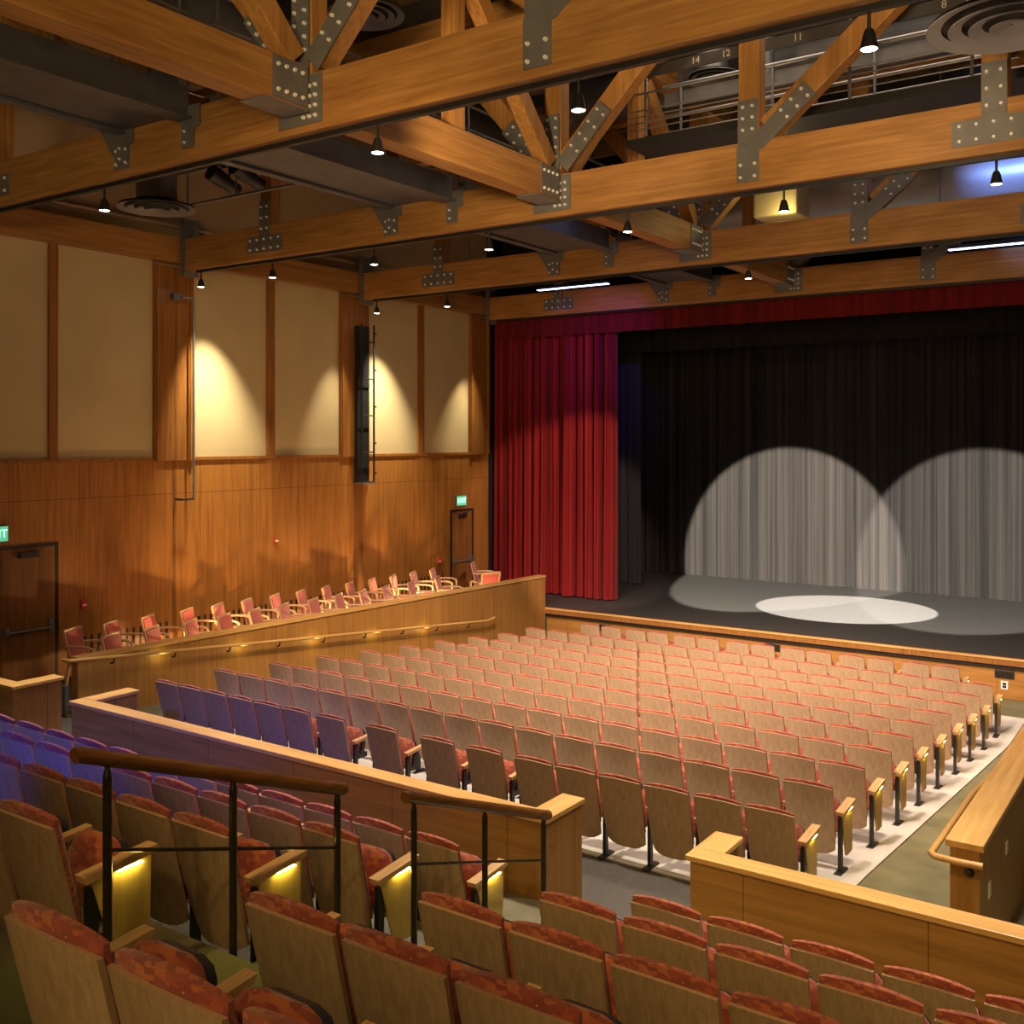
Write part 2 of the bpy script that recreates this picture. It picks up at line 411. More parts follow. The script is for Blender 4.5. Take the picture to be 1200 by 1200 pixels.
def strip(p, q, w):
    """rectangle corners around segment p-q in XZ"""
    p, q = Vector((*p, 0)), Vector((*q, 0)); d = (q-p).normalized(); n = Vector((-d.y, d.x, 0))*w/2
    return [tuple((p+n)[:2]), tuple((q+n)[:2]), tuple((q-n)[:2]), tuple((p-n)[:2])]
def along(p, q, ts, off):
    p, q = Vector(p), Vector(q); d = (q-p).normalized(); n = Vector((-d.y, d.x))
    return [tuple(p + (q-p)*t + n*o) for t in ts for o in (-off, off)]
def truss(Y, label, x0=-15.3, x1=4.):
    t = thing('roof_truss', label, 'roof truss', (-7.5, Y, CH0), 'timber roof trusses across the hall')
    yb = Y + CT
    obj('bottom_chord', MB().box(x0, Y, CH0, x1, yb, CH1, .012), 'beam_wood', t)
    obj('top_chord', MB().box(x0, Y, TOPZ, x1, yb, TOPZ+.45), 'beam_wood', t)
    obj('light_track', MB().box(x0+.2, Y+.10, CH0-.045, x1, Y+.16, CH0-.001), 'black', t)
    yc = Y + CT/2
    def vertical(x): obj('vertical_post', MB().box(x-.13, Y+.02, CH1+.002, x+.13, yb-.02, TOPZ-.002, .01), 'post_wood', t)
    def diag(xa, xb, w=.27, za=7.62):
        obj('diagonal_brace', MB().bar((xa, yc, za), (xb, yc, TOPZ-.12), CT-.05, w, (0, 0, 1), .01), 'post_wood', t)
    def plate(polys, bl):
        b = MB()
        for i, p in enumerate(polys): plate_poly(b, p, Y - .0005*i)
        o = obj('gusset_plate', b, 'steel', t)
        bolts_on(o, bl, Y-.002)
    # T joints
    for x in (-13.2, -1.97):
        vertical(x)
        plate([[(x-.42, 7.02), (x+.42, 7.02), (x+.42, 7.30), (x-.42, 7.30)], [(x-.125, 7.28), (x+.125, 7.28), (x+.125, 7.88), (x-.125, 7.88)]],
              [(x+i*.17-.34, z) for i in range(5) for z in (7.08, 7.24)] + [(x+sx, z) for sx in (-.07, .07) for z in (7.42, 7.60, 7.78)])
    # V joints: post and brace
    for x, sx in ((-4.7, 1), (-10.4, -1)):
        vertical(x)
        xe = x + sx*2.73
        diag(x + sx*.22, xe - sx*.25)
        dp, dq = (x + sx*.16, 7.50), (x + sx*.16 + sx*.60, 7.50+.60*.82)
        plate([[(x-.14, 6.99), (x+.14, 6.99), (x+.14, 7.42), (x-.14, 7.42)], [(x-.125, 7.40), (x+.125, 7.40), (x+.125, 7.98), (x-.125, 7.98)],
               [(x-.13, 7.36), (x+sx*.05+.13, 7.36), strip(dp, dq, .24)[2] if sx > 0 else strip(dp, dq, .24)[1], strip(dp, dq, .24)[1] if sx > 0 else strip(dp, dq, .24)[2]][::1]],
              [(x-.09, 7.05), (x+.09, 7.05), (x-.09, 7.20), (x+.09, 7.20)] + [(x+s, z) for s in (-.06, .06) for z in (7.62, 7.76, 7.9)] + along((x+sx*.35, 7.65), dq, (.25, .55, .85), .06))
    # main joint: post and two braces
    x = -7.5
    vertical(x); diag(x-.14, x-1.75); diag(x+.14, x+2.0)
    for sx, run in ((-1, 1.61), (1, 1.86)):
        q0 = (x+sx*.16, 7.58); k = .72/2.0
        q1 = (x+sx*.16+sx*run*k, 7.58+1.92*k)
        st = strip(q0, q1, .24)
        plate([st], along(q0, q1, (.3, .5, .7, .9), .065))
    plate([[(x-.30, 6.98), (x+.30, 6.98), (x+.30, 7.46), (x-.30, 7.46)], [(x-.12, 7.44), (x+.12, 7.44), (x+.12, 8.3), (x-.12, 8.3)]],
          [(x+.06+i*.08, 7.05+j*.10) for i in range(3) for j in range(4)] + [(x+s, 7.72+j*.13) for s in (-.07, .07) for j in range(5)])
    # hangers that carry the lighting walkway
    for xx, slant in ((-10.36, 1), (-9.2, 0)):
        b = MB()
        pts = [(xx-.11, 7.04), (xx+.09, 7.04), (xx+.09, 7.24), (xx+.19, 7.26), (xx+.19, 7.49), (xx-.11 - .30*slant, 7.49), (xx-.11 - .30*slant, 7.46)]
        plate_poly(b, pts, Y-.016)
        o = obj('hanger_plate', b, 'steel', t)
        bolts_on(o, [(xx-.05, 7.10), (xx-.05, 7.22)], Y-.016, .016)
    # seat at the wall
    if x0 < -15.:
        obj('wall_bracket', MB().box(x0-.06, Y-.03, CH0-.10, x0+.04, yb+.03, CH1+.35), 'steel', t)
    return t
TR = [(7.2, 'timber roof truss over the camera-side seats, bolted plates, closest overhead'), (11.85, 'timber roof truss spanning mid hall, with catwalk railings behind it'),
      (16.5, 'timber roof truss third from the rear, small spotlights beneath it'), (21.15, 'timber roof truss directly above the red valance')]
TR[0] = (7.2, 'timber roof truss running highest across the picture, over the cross aisle')
for Y, l in TR: truss(Y, l)

# longitudinal girders between trusses at X = -7.5
def girder(y0, y1, label, near_brace=True):
    x = -7.5
    g = thing('roof_girder', label, 'roof girder', (x, (y0+y1)/2, 7.1), 'timber girders running towards the stage')
    z0, z1 = 7.10, 7.54
    a, b_ = y0+.005, y1-.035
    obj('bottom_chord', MB().box(x-.14, a, z0, x+.14, b_, z1, .012), 'beam_wood_deep', g)
    obj('top_chord', MB().box(x-.14, a, TOPZ, x+.14, b_, TOPZ+.4), 'beam_wood_deep', g)
    ym = (y0+y1)/2
    obj('vertical_post', MB().box(x-.1, ym-.1, z1+.002, x+.1, ym+.1, TOPZ-.002), 'post_wood', g)
    obj('diagonal_brace', MB().bar((x, y1-.13, 7.60), (x, y1-1.95, TOPZ-.12), .2, .24, (0, 0, 1), .01), 'post_wood', g)
    if near_brace: obj('diagonal_brace', MB().bar((x, y0+.13, 7.60), (x, y0+1.95, TOPZ-.12), .2, .24, (0, 0, 1), .01), 'post_wood', g)
    b = MB().box(x+.141, y1-.50, z0+.02, x+.155, y1-.05, z1-.02)
    o = obj('side_plate', b, 'steel', g)
    for i in range(4):
        for zz in (z0+.10, z1-.10): bolt(o, (x+.154, y1-.44+i*.105, zz), 'X')
    b = MB().box(x-.17, y1-.62, z0-.018, x+.17, y1-.05, z0-.004)
    obj('bearing_plate', b, 'steel', g)
girder(2.55, 7.2, 'timber girder entering the picture at its top corner, bolted to a truss')
girder(7.2+CT, 11.85, 'timber girder slanting down to the joint before the catwalk railings', False)
girder(11.85+CT, 16.5, 'timber girder beyond the catwalk, meeting the third truss')
girder(16.5+CT, 21.15, 'timber girder ending at the truss above the stage curtain')

# lighting walkway along the hall at X -10.4 .. -9.2
def walkway(y0, y1, label):
    w = thing('lighting_walkway', label, 'walkway', (-9.8, (y0+y1)/2, 7.5), 'dark steel walkways under the roof')
    obj('side_channel', MB().box(-9.24, y0, 7.34, -9.20, y1, 7.70).box(-9.36, y0, 7.34, -9.24, y1, 7.37).box(-9.20, y0, 7.34, -9.12, y1, 7.36).box(-9.34, y0, 7.67, -9.24, y1, 7.70), 'steel_deep', w)
    obj('side_channel', MB().box(-10.44, y0, 7.38, -10.40, y1, 7.70).box(-10.40, y0, 7.38, -10.30, y1, 7.41), 'steel_deep', w)
    obj('deck', MB().box(-10.299, y0, 7.42, -9.361, y1, 7.445), 'steel_deep', w)
    for x in (-9.22, -10.42):
        n = 4
        for i in range(n):
            y = y0+.1+(y1-y0-.2)*i/(n-1)
            obj('rail_post', MB().cyl((x, y, 7.70), (x, y, 8.85), .02, 8), 'rail_steel', w)
        for z in (8.15, 8.5, 8.85):
            obj('rail_pipe', MB().cyl((x, y0, z), (x, y1, z), .022, 8), 'rail_steel', w)
    obj('cable_tray', MB().box(-8.98, y0, 7.86, -8.90, y1, 7.90).box(-8.9, y0, 7.86, -8.88, y1, 7.95), 'steel_deep', w)
walkway(2.6, 7.18, 'dark steel walkway in the top corner, resting on the first truss')
walkway(7.49, 11.83, 'dark steel walkway between the first truss and the second')
walkway(12.14, 16.48, 'dark steel walkway between the second truss and the third')
walkway(16.79, 21.1, 'dark steel walkway closest to the stage curtain')

# cross catwalk at Y 13.2-14.3
cw = thing('catwalk', 'railed steel catwalk above the second truss with numbered fascia', 'catwalk', (-3, 13.7, 8.15))
X0, X1 = -7.1, 4.
obj('deck', MB().box(X0, 13.3, 8.12, X1, 14.4, 8.17), 'black', cw)
obj('edge_channel', MB().box(X0, 13.24, 8.10, X1, 13.30, 8.22), 'black', cw)
obj('edge_channel', MB().box(X0, 14.40, 8.06, X1, 14.46, 8.24), 'steel_deep', cw)
for yy in (13.27, 14.43):
    for i in range(8):
        x = X0 + .3 + i*1.45
        obj('rail_post', MB().cyl((x, yy, 8.24), (x, yy, 9.32), .022, 8), 'rail_steel', cw, True)
    for z, r in ((9.32, .026), (8.86, .018), (8.62, .011), (8.53, .011), (8.44, .011), (8.35, .011)):
        obj('rail_pipe', MB().cyl((X0, yy, z), (X1, yy, z), r, 8), 'rail_steel', cw, True)
# numbered pipe fascia on the far rail
fa = obj('number_fascia', MB().box(X0, 14.475, 9.02, X1, 14.50, 9.24), 'steel', cw)
fa = obj('number_fascia', MB().box(X0, 13.205, 9.06, X1, 13.235, 9.22), 'steel_deep', cw)
def text(s, loc, size, rot, mat, name, parent):
    cu = bpy.data.curves.new(name, 'FONT'); cu.body = s; cu.size = size; cu.align_x = 'CENTER'; cu.align_y = 'CENTER'; cu.extrude = .002
    cu.materials.append(M[mat])
    tmp = bpy.data.objects.new(name, cu); COL.objects.link(tmp)
    bpy.context.view_layer.update()
    me = bpy.data.meshes.new_from_object(tmp.evaluated_get(bpy.context.evaluated_depsgraph_get()))
    bpy.data.objects.remove(tmp)
    o = bpy.data.objects.new(name, me); COL.objects.link(o)
    o.parent = parent; o.location = Vector(loc) - BASE.get(parent.name, Vector()); o.rotation_euler = rot
    return o
for s, x in (('14', -6.0), ('12', -5.55), ('11', -4.55), ('9', -3.6), ('8', -2.75), ('7', -2.05), ('6', -1.3)):
    text(s, (x, 13.200, 9.14), .13, (PI/2, 0, 0), 'white', 'number', fa)

# second lighting pipe grid behind (dim clutter over the stage side)
lp = thing('lighting_pipe_rail', 'steel lighting pipe crossing behind the third truss', 'pipe', (-6, 18.9, 7.9))
obj('pipe', MB().cyl((-8.86, 18.9, 7.9), (4, 18.9, 7.9), .035, 10), 'rail_steel', lp, True)
for x in (-8.5, -6.8, -4, -1):
    obj('drop_rod', MB().cyl((x, 18.9, 7.93), (x, 18.9, 10.6), .015, 8), 'rail_steel', lp, True)

l2 = thing('lighting_pipe_rail', 'short steel lighting pipe between the walkway and the wall', 'pipe', (-13, 18.9, 7.9))
obj('pipe', MB().cyl((-14.6, 18.9, 7.9), (-10.9, 18.9, 7.9), .035, 10), 'rail_steel', l2, True)
for x in (-14.2, -11.2): obj('drop_rod', MB().cyl((x, 18.9, 7.93), (x, 18.9, 10.6), .015, 8), 'rail_steel', l2, True)
# stage lanterns under the pipe
def lantern(x, y, z, label, tilt=.5, glow='black', grp='stage lanterns on the lighting pipe'):
    l = thing('stage_lantern', label, 'stage light', (x, y, z), grp)
    d = Vector((0, math.cos(tilt), -math.sin(tilt)))
    p = Vector((x, y, z-.22))
    obj('hanging_yoke', MB().bar((x-.15, y, z-.24), (x-.15, y, z-.02), .03, .012).bar((x+.15, y, z-.24), (x+.15, y, z-.02), .03, .012).bar((x-.15, y, z-.02), (x+.15, y, z-.02), .03, .012), 'black', l)
    obj('clamp', MB().cyl((x, y, z-.02), (x, y, z+.003), .03, 10), 'black', l, True)
    obj('barrel', MB().cyl(p-d*.25, p+d*.02, .13, 14, .12).cyl(p+d*.02, p+d*.30, .10, 14, .105), 'black', l, True)
    obj('lens', MB().cyl(p+d*.301, p+d*.306, .095, 14), glow, l, True)
lx = [-13.9, -12.6, -8.75, -8.1, -6.1, -5.5, -4.9, -4.3, -3.3, -2.6]
lw = ['by the wall end of the pipe', 'second from the wall end of the pipe', 'beside the girder, wall side', 'just before the girder', 'first past the girder', 'second past the girder',
      'third past the girder', 'fourth past the girder', 'fifth past the girder', 'sixth past the girder']
for x, s in zip(lx, lw): lantern(x, 18.9, 7.86, 'black stage lantern, ' + s, .5)
l3 = thing('lighting_pipe_rail', 'steel lighting pipe by the wall between first and second trusses', 'pipe', (-12.7, 10.6, 8.1))
obj('pipe', MB().cyl((-14.9, 10.6, 8.15), (-10.8, 10.6, 8.15), .03, 10), 'rail_steel', l3, True)
obj('pipe', MB().cyl((-14.9, 10.6, 7.62), (-10.8, 10.6, 7.62), .022, 10), 'rail_steel', l3, True)
for x in (-14.6, -13.6, -12.45, -11.15): obj('drop_rod', MB().cyl((x, 10.6, 7.62), (x, 10.6, 10.6), .014, 8), 'rail_steel', l3, True)
for x, s in ((-12.75, 'closest to the wall'), (-12.2, 'middle one'), (-11.4, 'closest to the walkway')):
    lantern(x, 10.6, 8.118, 'black stage lantern by the cream panelled wall, ' + s, .35, grp='stage lanterns by the wall')
# blue-white led bars
for x0, x1, y, z, s in ((-12.4, -10.6, 19.0, 7.17, 'glowing over the red curtain side'), (-3.9, -1.6, 19.0, 7.17, 'glowing at the picture edge over the stage'), (-8.9, -8.1, 15.0, 7.75, 'short one glowing beside the girder')):
    l = thing('led_bar', 'blue-white strip light ' + s, 'stage light', ((x0+x1)/2, y, z), 'blue-white strip lights')
    obj('housing', MB().box(x0, y-.06, z, x1, y+.06, z+.07, .01), 'black', l)
    obj('lens', MB().box(x0+.02, y-.066, z-.012, x1-.02, y+.05, z-.001), 'blue_glow', l)
    for x in (x0+.2, x1-.2): obj('hanger_rod', MB().cyl((x, y, z+.07), (x, y, z+.70), .012, 8), 'rail_steel', l)

# round ceiling diffusers
def diffuser(x, y, z, r, label, mat='duct'):
    d = thing('ceiling_diffuser', label, 'air diffuser', (x, y, z), 'round air diffusers')
    obj('duct_neck', MB().cyl((x, y, z+.23*r), (x, y, 10.4), r*.52, 24), mat, d, True)
    obj('backing', MB().lathe([(.01, z+.20*r), (r*.96, z+.06*r), (r*.97, z+.07*r), (.01, z+.22*r)], (x, y, 0), 40), 'black', d, True)
    for k, (ra, rb, dz) in enumerate(((1., .82, 0), (.74, .58, -.01), (.50, .34, -.02), (.26, .02, -.03))):
        obj('ring', MB().lathe([(r*ra, z+dz), (r*rb, z+.05*r+dz), (r*rb, z+.05*r+.012+dz), (r*ra, z+.012+dz)], (x, y, 0), 40), mat, d, True)
diffuser(-13.3, 9.8, 7.38, .58, 'round grey air diffuser on a drop duct by the plaster wall')
diffuser(-8.75, 9.5, 9.15, .48, 'round dark air diffuser at top edge above the main timber joint')
diffuser(-6.5, 14.95, 9.5, .46, 'round air diffuser behind catwalk rails at its wall end')
diffuser(-1.55, 10.2, 7.62, .72, 'large pale ringed air diffuser in the top corner over the catwalk', 'duct_blue')
diffuser(-5.6, 14.75, 7.66, .30, 'small dark air diffuser hanging between second and third trusses', 'steel_deep')
# ducts
dk = obj('round_duct', MB().cyl((-8.5, 19.9, 8.7), (5., 19.9, 8.7), .55, 28), 'duct_blue', None, True)
tag(dk, 'fat round air duct lit blue beyond the third truss', 'duct')
dk = obj('round_duct', MB().cyl((-9.8, 15.9, 9.9), (5., 15.9, 9.9), .40, 24), 'steel_deep', None, True)
tag(dk, 'long grey round duct high behind the catwalk', 'duct')
dk = obj('round_duct', MB().cyl((-11.8, 1., 9.75), (-11.8, 19., 9.75), .45, 24), 'duct', None, True)
tag(dk, 'grey round duct running towards the stage above the walkway', 'duct')
dk = thing('air_plenum', 'pale box lit yellow between timber braces near the third truss', 'duct', (-6.35, 17.5, 7.75))
obj('case', MB().box(-6.75, 17.2, 7.75, -5.95, 17.9, 8.5, .05), 'cream', dk)
for x in (-6.65, -6.05): obj('hanger_rod', MB().cyl((x, 17.5, 8.5), (x, 17.5, 10.69), .015, 8), 'steel_deep', dk)

# small spotlights under the trusses
def track_light(x, y, z, label):
    l = thing('track_light', label, 'spotlight', (x, y, z), 'small spotlights under the trusses')
    obj('stem', MB().cyl((x, y, z-.14), (x, y, z), .014, 8), 'black', l)
    obj('shade', MB().lathe([(.028, z-.12), (.042, z-.15), (.066, z-.26), (.060, z-.26), (.036, z-.15), (.024, z-.13)], (x, y, 0), 16), 'black', l, True)
    obj('bulb', MB().lathe([(.002, z-.228), (.057, z-.236), (.055, z-.258), (.002, z-.270)], (x, y, 0), 16), 'lamp_glow', l, True)
for Y, xs, nm in ((7.33, (-10.94, -6.6, -4.38, -2.02), 'first truss'), (11.98, (-15.0, -13.15, -10.86, -8.65, -6.41, -4.3, -1.97), 'second truss'), (16.63, (-15.0, -13.07, -6.59), 'third truss')):
    for i, x in enumerate(xs):
        track_light(x, Y, CH0-.046, 'small lit spotlight under the %s, %s from the wall' % (nm, ORD[i+1]))

# ------------------------------------------------------------------ wall fittings
# conduit loop on the first pilaster
cd = thing('conduit_loop', 'thin pipe loop mounted on the wall pilaster by the cream panels', 'pipe', (WX+.1, 11.9, 2.75))
X = WX+.20
obj('pipe', MB().tube([(X, 12.10, 6.42), (X, 12.10, 4.5), (X, 12.10, 2.80)], .022), 'rail_steel', cd, True)
obj('bracket', MB().tube([(WX+.02, 11.84, 2.80), (X, 11.84, 2.80), (X, 12.10, 2.80)], .02), 'black', cd, True)
obj('top_arm', MB().tube([(WX+.05, 11.80, 6.44), (X, 11.86, 6.44), (X, 12.10, 6.44)], .022), 'steel', cd, True)
obj('wall_mount', MB().box(WX+.06, 11.70, 6.38, WX+.16, 11.84, 6.50, .01), 'steel_deep', cd)
# black lighting ladder on the second pilaster
ld = thing('lighting_ladder', 'tall narrow black lighting ladder fixed on the wall pilaster', 'lighting ladder', (WX+.1, 16.7, 2.9))
obj('back_board', MB().box(WX+.08, 16.45, 2.95, WX+.16, 16.82, 6.35), 'black', ld)
for y in (16.47, 16.86):
    obj('rail', MB().cyl((WX+.26, y, 2.92), (WX+.26, y, 6.38), .022, 8), 'black', ld)
for z in (2.95, 3.6, 4.4, 5.2, 6.0):
    obj('rung', MB().cyl((WX+.26, 16.47, z), (WX+.26, 16.86, z), .014, 8), 'black', ld)
    obj('knob', MB().cyl((WX+.26, 16.86, z+.2), (WX+.26, 16.93, z+.2), .02, 8), 'black', ld)
obj('foot_bracket', MB().bar((WX+.02, 16.66, 2.93), (WX+.3, 16.66, 2.93), .42, .03), 'steel', ld)

def door(name, y0, y1, z1, leafs, sign=False):
    d = bpy.data.objects.new(name, None); COL.objects.link(d); d['kind'] = 'structure'; d.location = (WX, y0, 0); BASE[d.name] = Vector((WX, y0, 0))
    obj('door_frame', MB().box(WX+.001, y0-.05, .0, WX+.022, y0, z1).box(WX+.001, y1, .0, WX+.022, y1+.05, z1).box(WX+.001, y0-.05, z1, WX+.022, y1+.05, z1+.045), 'black', d)
    w = (y1-y0)/leafs
    for i in range(leafs):
        a = y0+i*w
        L = obj('door_leaf', MB().box(WX+.001, a+.008, .005, WX+.016, a+w-.008, z1-.008), 'door_wood', d)
        obj('door_closer', MB().box(WX+.017, a+w*.30, z1-.16, WX+.075, a+w*.66, z1-.06, .008).bar((WX+.06, a+w*.5, z1-.05), (WX+.06, a+w*.75, z1-.02), .02, .012), 'black', L)
        h = obj('push_bar', MB().tube([(WX+.07, a+.09, .86), (WX+.07, a+w-.09, .86)], .018).box(WX+.017, a+.04, .80, WX+.06, a+.12, .94, .006).box(WX+.017, a+w-.14, .78, WX+.075, a+w-.05, 1.0, .008), 'rail_steel', L, True)
    return d
door('door_1', 7.72, 9.52, 2.17, 2)
door('door_2', 19.95, 20.78, 2.10, 1)
def exit_sign(y, z, label):
    s = thing('exit_sign', label, 'exit sign', (WX, y, z), 'green exit signs')
    obj('housing', MB().box(WX+.002, y-.20, z-.13, WX+.05, y+.20, z+.13, .008), 'steel', s)
    f = obj('face', MB().box(WX+.05, y-.185, z-.115, WX+.056, y+.185, z+.115), 'exit_green', s)
    text('EXIT', (WX+.060, y, z), .17, (PI/2, 0, PI/2), 'exit_pale', 'lettering', f)
exit_sign(8.52, 2.42, 'lit green EXIT sign above the double door')
exit_sign(20.3, 2.36, 'lit green EXIT sign above the single door by the stage')
for y, z, s in ((10.02, 1.15, 'by the double door'), (19.45, .95, 'beside the single door near the stage')):
    p = thing('fire_alarm_pull', 'small red fire alarm pull on the wood wall ' + s, 'alarm pull', (WX, y, z), 'fire alarm pulls')
    obj('wall_mount', MB().box(WX+.001, y-.05, z-.08, WX+.04, y+.05, z+.08, .006), 'red_plastic', p)
    obj('handle', MB().box(WX+.04, y-.035, z-.03, WX+.05, y+.035, z), 'white', p)
al = thing('alarm_strobe', 'tiny red and white alarm strobe high on the wood wall', 'alarm', (WX, 14.22, 1.85))
obj('wall_mount', MB().box(WX+.001, 14.18, 1.82, WX+.05, 14.27, 1.90, .008), 'red_plastic', al)
obj('strobe_lens', MB().box(WX+.05, 14.19, 1.84, WX+.075, 14.26, 1.875, .006), 'white', al)

# ------------------------------------------------------------------ barriers
CAPZ, BY = 1.055, 6.43
def barrier(label, boxes, caps, z0=-.1, mats=None):
    b = thing('low_barrier', label, 'barrier wall', ((boxes[0][0]+boxes[0][2])/2, (boxes[0][1]+boxes[0][3])/2, z0))
    for i, (x0, y0, x1, y1) in enumerate(boxes):
        deep = abs(y1-y0) > abs(x1-x0)
        obj('panel', MB().box(x0, y0, z0, x1, y1, CAPZ-.04), 'barrier_wood_deep' if deep else 'barrier_wood', b)
    for i, (x0, y0, x1, y1) in enumerate(caps):
        deep = abs(y1-y0) > abs(x1-x0)
        obj('cap_rail', MB().box(x0, y0, CAPZ-.039, x1, y1, CAPZ, .006), 'cap_wood_deep' if deep else 'cap_wood', b)
    return b
barrier('long low wood barrier with pale cap, lit purple, beside the stair handrails',
        [(-10.22, BY+.02, -4.14, BY+.16), (-10.22, BY+.162, -10.06, 7.15), (-4.30, BY+.162, -4.14, 6.98)],
        [(-10.25, BY, -4.12, BY+.18), (-10.25, BY+.181, -10.04, 7.17), (-4.33, BY+.181, -4.12, 7.0)])
barrier('low wood barrier with pale cap crossing behind the camera-side seats to the picture edge',
        [(-2.97, BY+.02, 4., BY+.16), (-2.97, BY+.162, -2.82, 6.93)],
        [(-3.0, BY, 4., BY+.18), (-3.0, BY+.181, -2.79, 6.95)])
barrier('short low wood barrier end beside the wall doors at picture edge',
        [(-15.5, BY+.02, -11.38, BY+.16), (-11.54, BY+.162, -11.38, 7.05)],
        [(-15.5, BY, -11.35, BY+.18), (-11.57, BY+.181, -11.35, 7.07)])
# base shadow line of the long barrier
# aisle barrier at the right of the sloping aisle
ab = thing('aisle_barrier', 'wood barrier with wide orange cap beside the sloping carpeted aisle', 'barrier wall', (-1.4, 12., .0))
yA, yB = 7.78, 18.2
def slope_box(x0, x1, z0f, z1, ys):
    return MB().slab([[(x, y, z1) for x in (x0, x1)] for y in ys], [[(x, y, z0f(y)) for x in (x0, x1)] for y in ys])
obj('panel', slope_box(-1.585, -1.39, lambda y: floor_z(y)-.02, .985, [yA+.02, 8.4, 9.4, 12., 16.43, 17., yB]), 'barrier_wood_deep', ab)
obj('cap_rail', MB().box(-1.615, yA, .986, -1.36, yB, 1.04, .008), 'cap_wood_deep', ab)
o = obj('wall_plate', MB().box(-1.389, 8.11, .54, -1.380, 8.19, .66, .003), 'white', ab)
o = obj('step_light', MB().box(-1.389, 8.84, .62, -1.380, 8.92, .72, .003), 'white', ab)
hr = thing('handrail', 'pale round handrail wrapping the end of the aisle barrier', 'handrail', (-1.7, 9., .9))
pts = [(-1.35, 7.69, .93), (-1.50, 7.68, .93), (-1.66, 7.69, .93), (-1.70, 7.74, .93), (-1.70, 7.90, .93)] + [(-1.70, 8.2+i*1.0, .93-.0915*max(0, 8.2+i-9.2)) for i in range(10)]
obj('rail', MB().tube(pts, .024, 12), 'rail_wood', hr, True)
for p, q in (((-1.45, 7.68, .91), (-1.45, 7.775, .84)),):
    o = obj('bracket', MB().tube([p, (p[0], p[1]+.02, p[2]-.06), q], .011).cyl((q[0], q[1]-.008, q[2]), (q[0], q[1]+.003, q[2]), .035), 'bronze', hr, True)
for y in (8.8, 11., 13.2, 15.4):
    z = .93-.0915*max(0, y-9.2)
    obj('bracket', MB().tube([(-1.70, y, z-.02), (-1.68, y, z-.07), (-1.606, y, z-.09)], .011), 'bronze', hr, True)

# side barrier along the raised side platform
sb = thing('side_barrier', 'tall wood side barrier below the loose armchairs, running to the stage', 'barrier wall', (-13., 14., -.5))
P0, P1 = Vector((-13.05, 8.33)), Vector((-12.83, 19.98)); TZ0, TZ1 = .85, .745
nrm = Vector((-(P1-P0).y, (P1-P0).x)).normalized()   # towards the wall (-X)
def side_slab(off0, off1, zb, zt, n=12, lo=0., hi=1.):
    top, bot = [], []
    for i in range(n+1):
        t = lo + (hi-lo)*i/n; p = P0 + (P1-P0)*t
        a, b_ = p + nrm*off0, p + nrm*off1
        top.append([(a.x, a.y, zt(t)), (b_.x, b_.y, zt(t))]); bot.append([(a.x, a.y, zb(t, p.y)), (b_.x, b_.y, zb(t, p.y))])
    return MB().slab(top, bot)
TOPF = lambda t: TZ0 + (TZ1-TZ0)*t
obj('panel', side_slab(0, .15, lambda t, y: floor_z(y)-.03, lambda t: TOPF(t)-.041, 14), 'barrier_wood_deep', sb)
obj('cap_rail', side_slab(-.02, .19, lambda t, y: TOPF(t)-.04, TOPF, 14), 'cap_wood_deep', sb)
obj('end_grille', MB().box(-13.30, 8.24, .05, -13.21, 8.30, .45).box(-13.30, 8.235, .05, -13.29, 8.24, .45), 'steel', sb)
hr = thing('handrail', 'pale handrail sloping along the side barrier towards the stage', 'handrail', (-12.85, 13., .4))
H0, H1 = Vector((-12.93, 8.2, .85)), Vector((-12.76, 17.62, .045))
dirh = (H1-H0)
pts = [H0 + Vector((-.17, -.06, .0)), H0 + Vector((-.05, -.05, 0))] + [H0 + dirh*(i/16) for i in range(17)] + [H1 + Vector((.0, .25, .03))]
obj('rail', MB().tube(pts, .026, 12), 'rail_wood', hr, True)
for i in range(9):
    p = H0 + dirh*((i+.6)/9.2)
    obj('bracket', MB().tube([p-Vector((0, 0, .024)), p+Vector((-.03, 0, -.09)), p+Vector((-.085, 0, -.10))], .013), 'bronze', hr, True)
RAILP = [H0 + dirh*t for t in (.15, .31, .48, .64, .79)]

# ------------------------------------------------------------------ raked tiers for the camera-side seats
ROWF = [(5.2, .45), (4.27, .80), (3.35, 1.13), (2.43, 1.46), (1.50, 1.80), (.58, 2.13)]   # back-top Y, floor z
edges = [6.41] + [y-.12 for y, _ in ROWF]
AX0, AX1 = -3.93, -3.03
ti = 0
for (yb, zf), ya, ye in zip(ROWF, edges, edges[1:]):
    ti += 1
    struct('floor_tier_%d' % ti, MB().box(-15.5, ye+.001, zf-1.2, AX0, ya, zf).box(AX1, ye+.001, zf-1.2, 4., ya, zf).box(AX0+.001, ye+.001, zf-1.2, AX1-.001, ya, zf-.012), 'tier')
    # carpeted aisle: landing and half step
    struct('floor_stair_%d' % ti, MB().box(AX0+.002, ye+.002, zf-.010, AX1-.002, ya-.001, zf+.002).box(AX0+.002, ye+.002, zf+.003, AX1-.002, ye+.38, zf+.17), 'carpet_green')
struct('floor_tier_nosing', MB().box(-3.9, 5.75, .4525, -3.45, 6.05, .456), 'concrete')

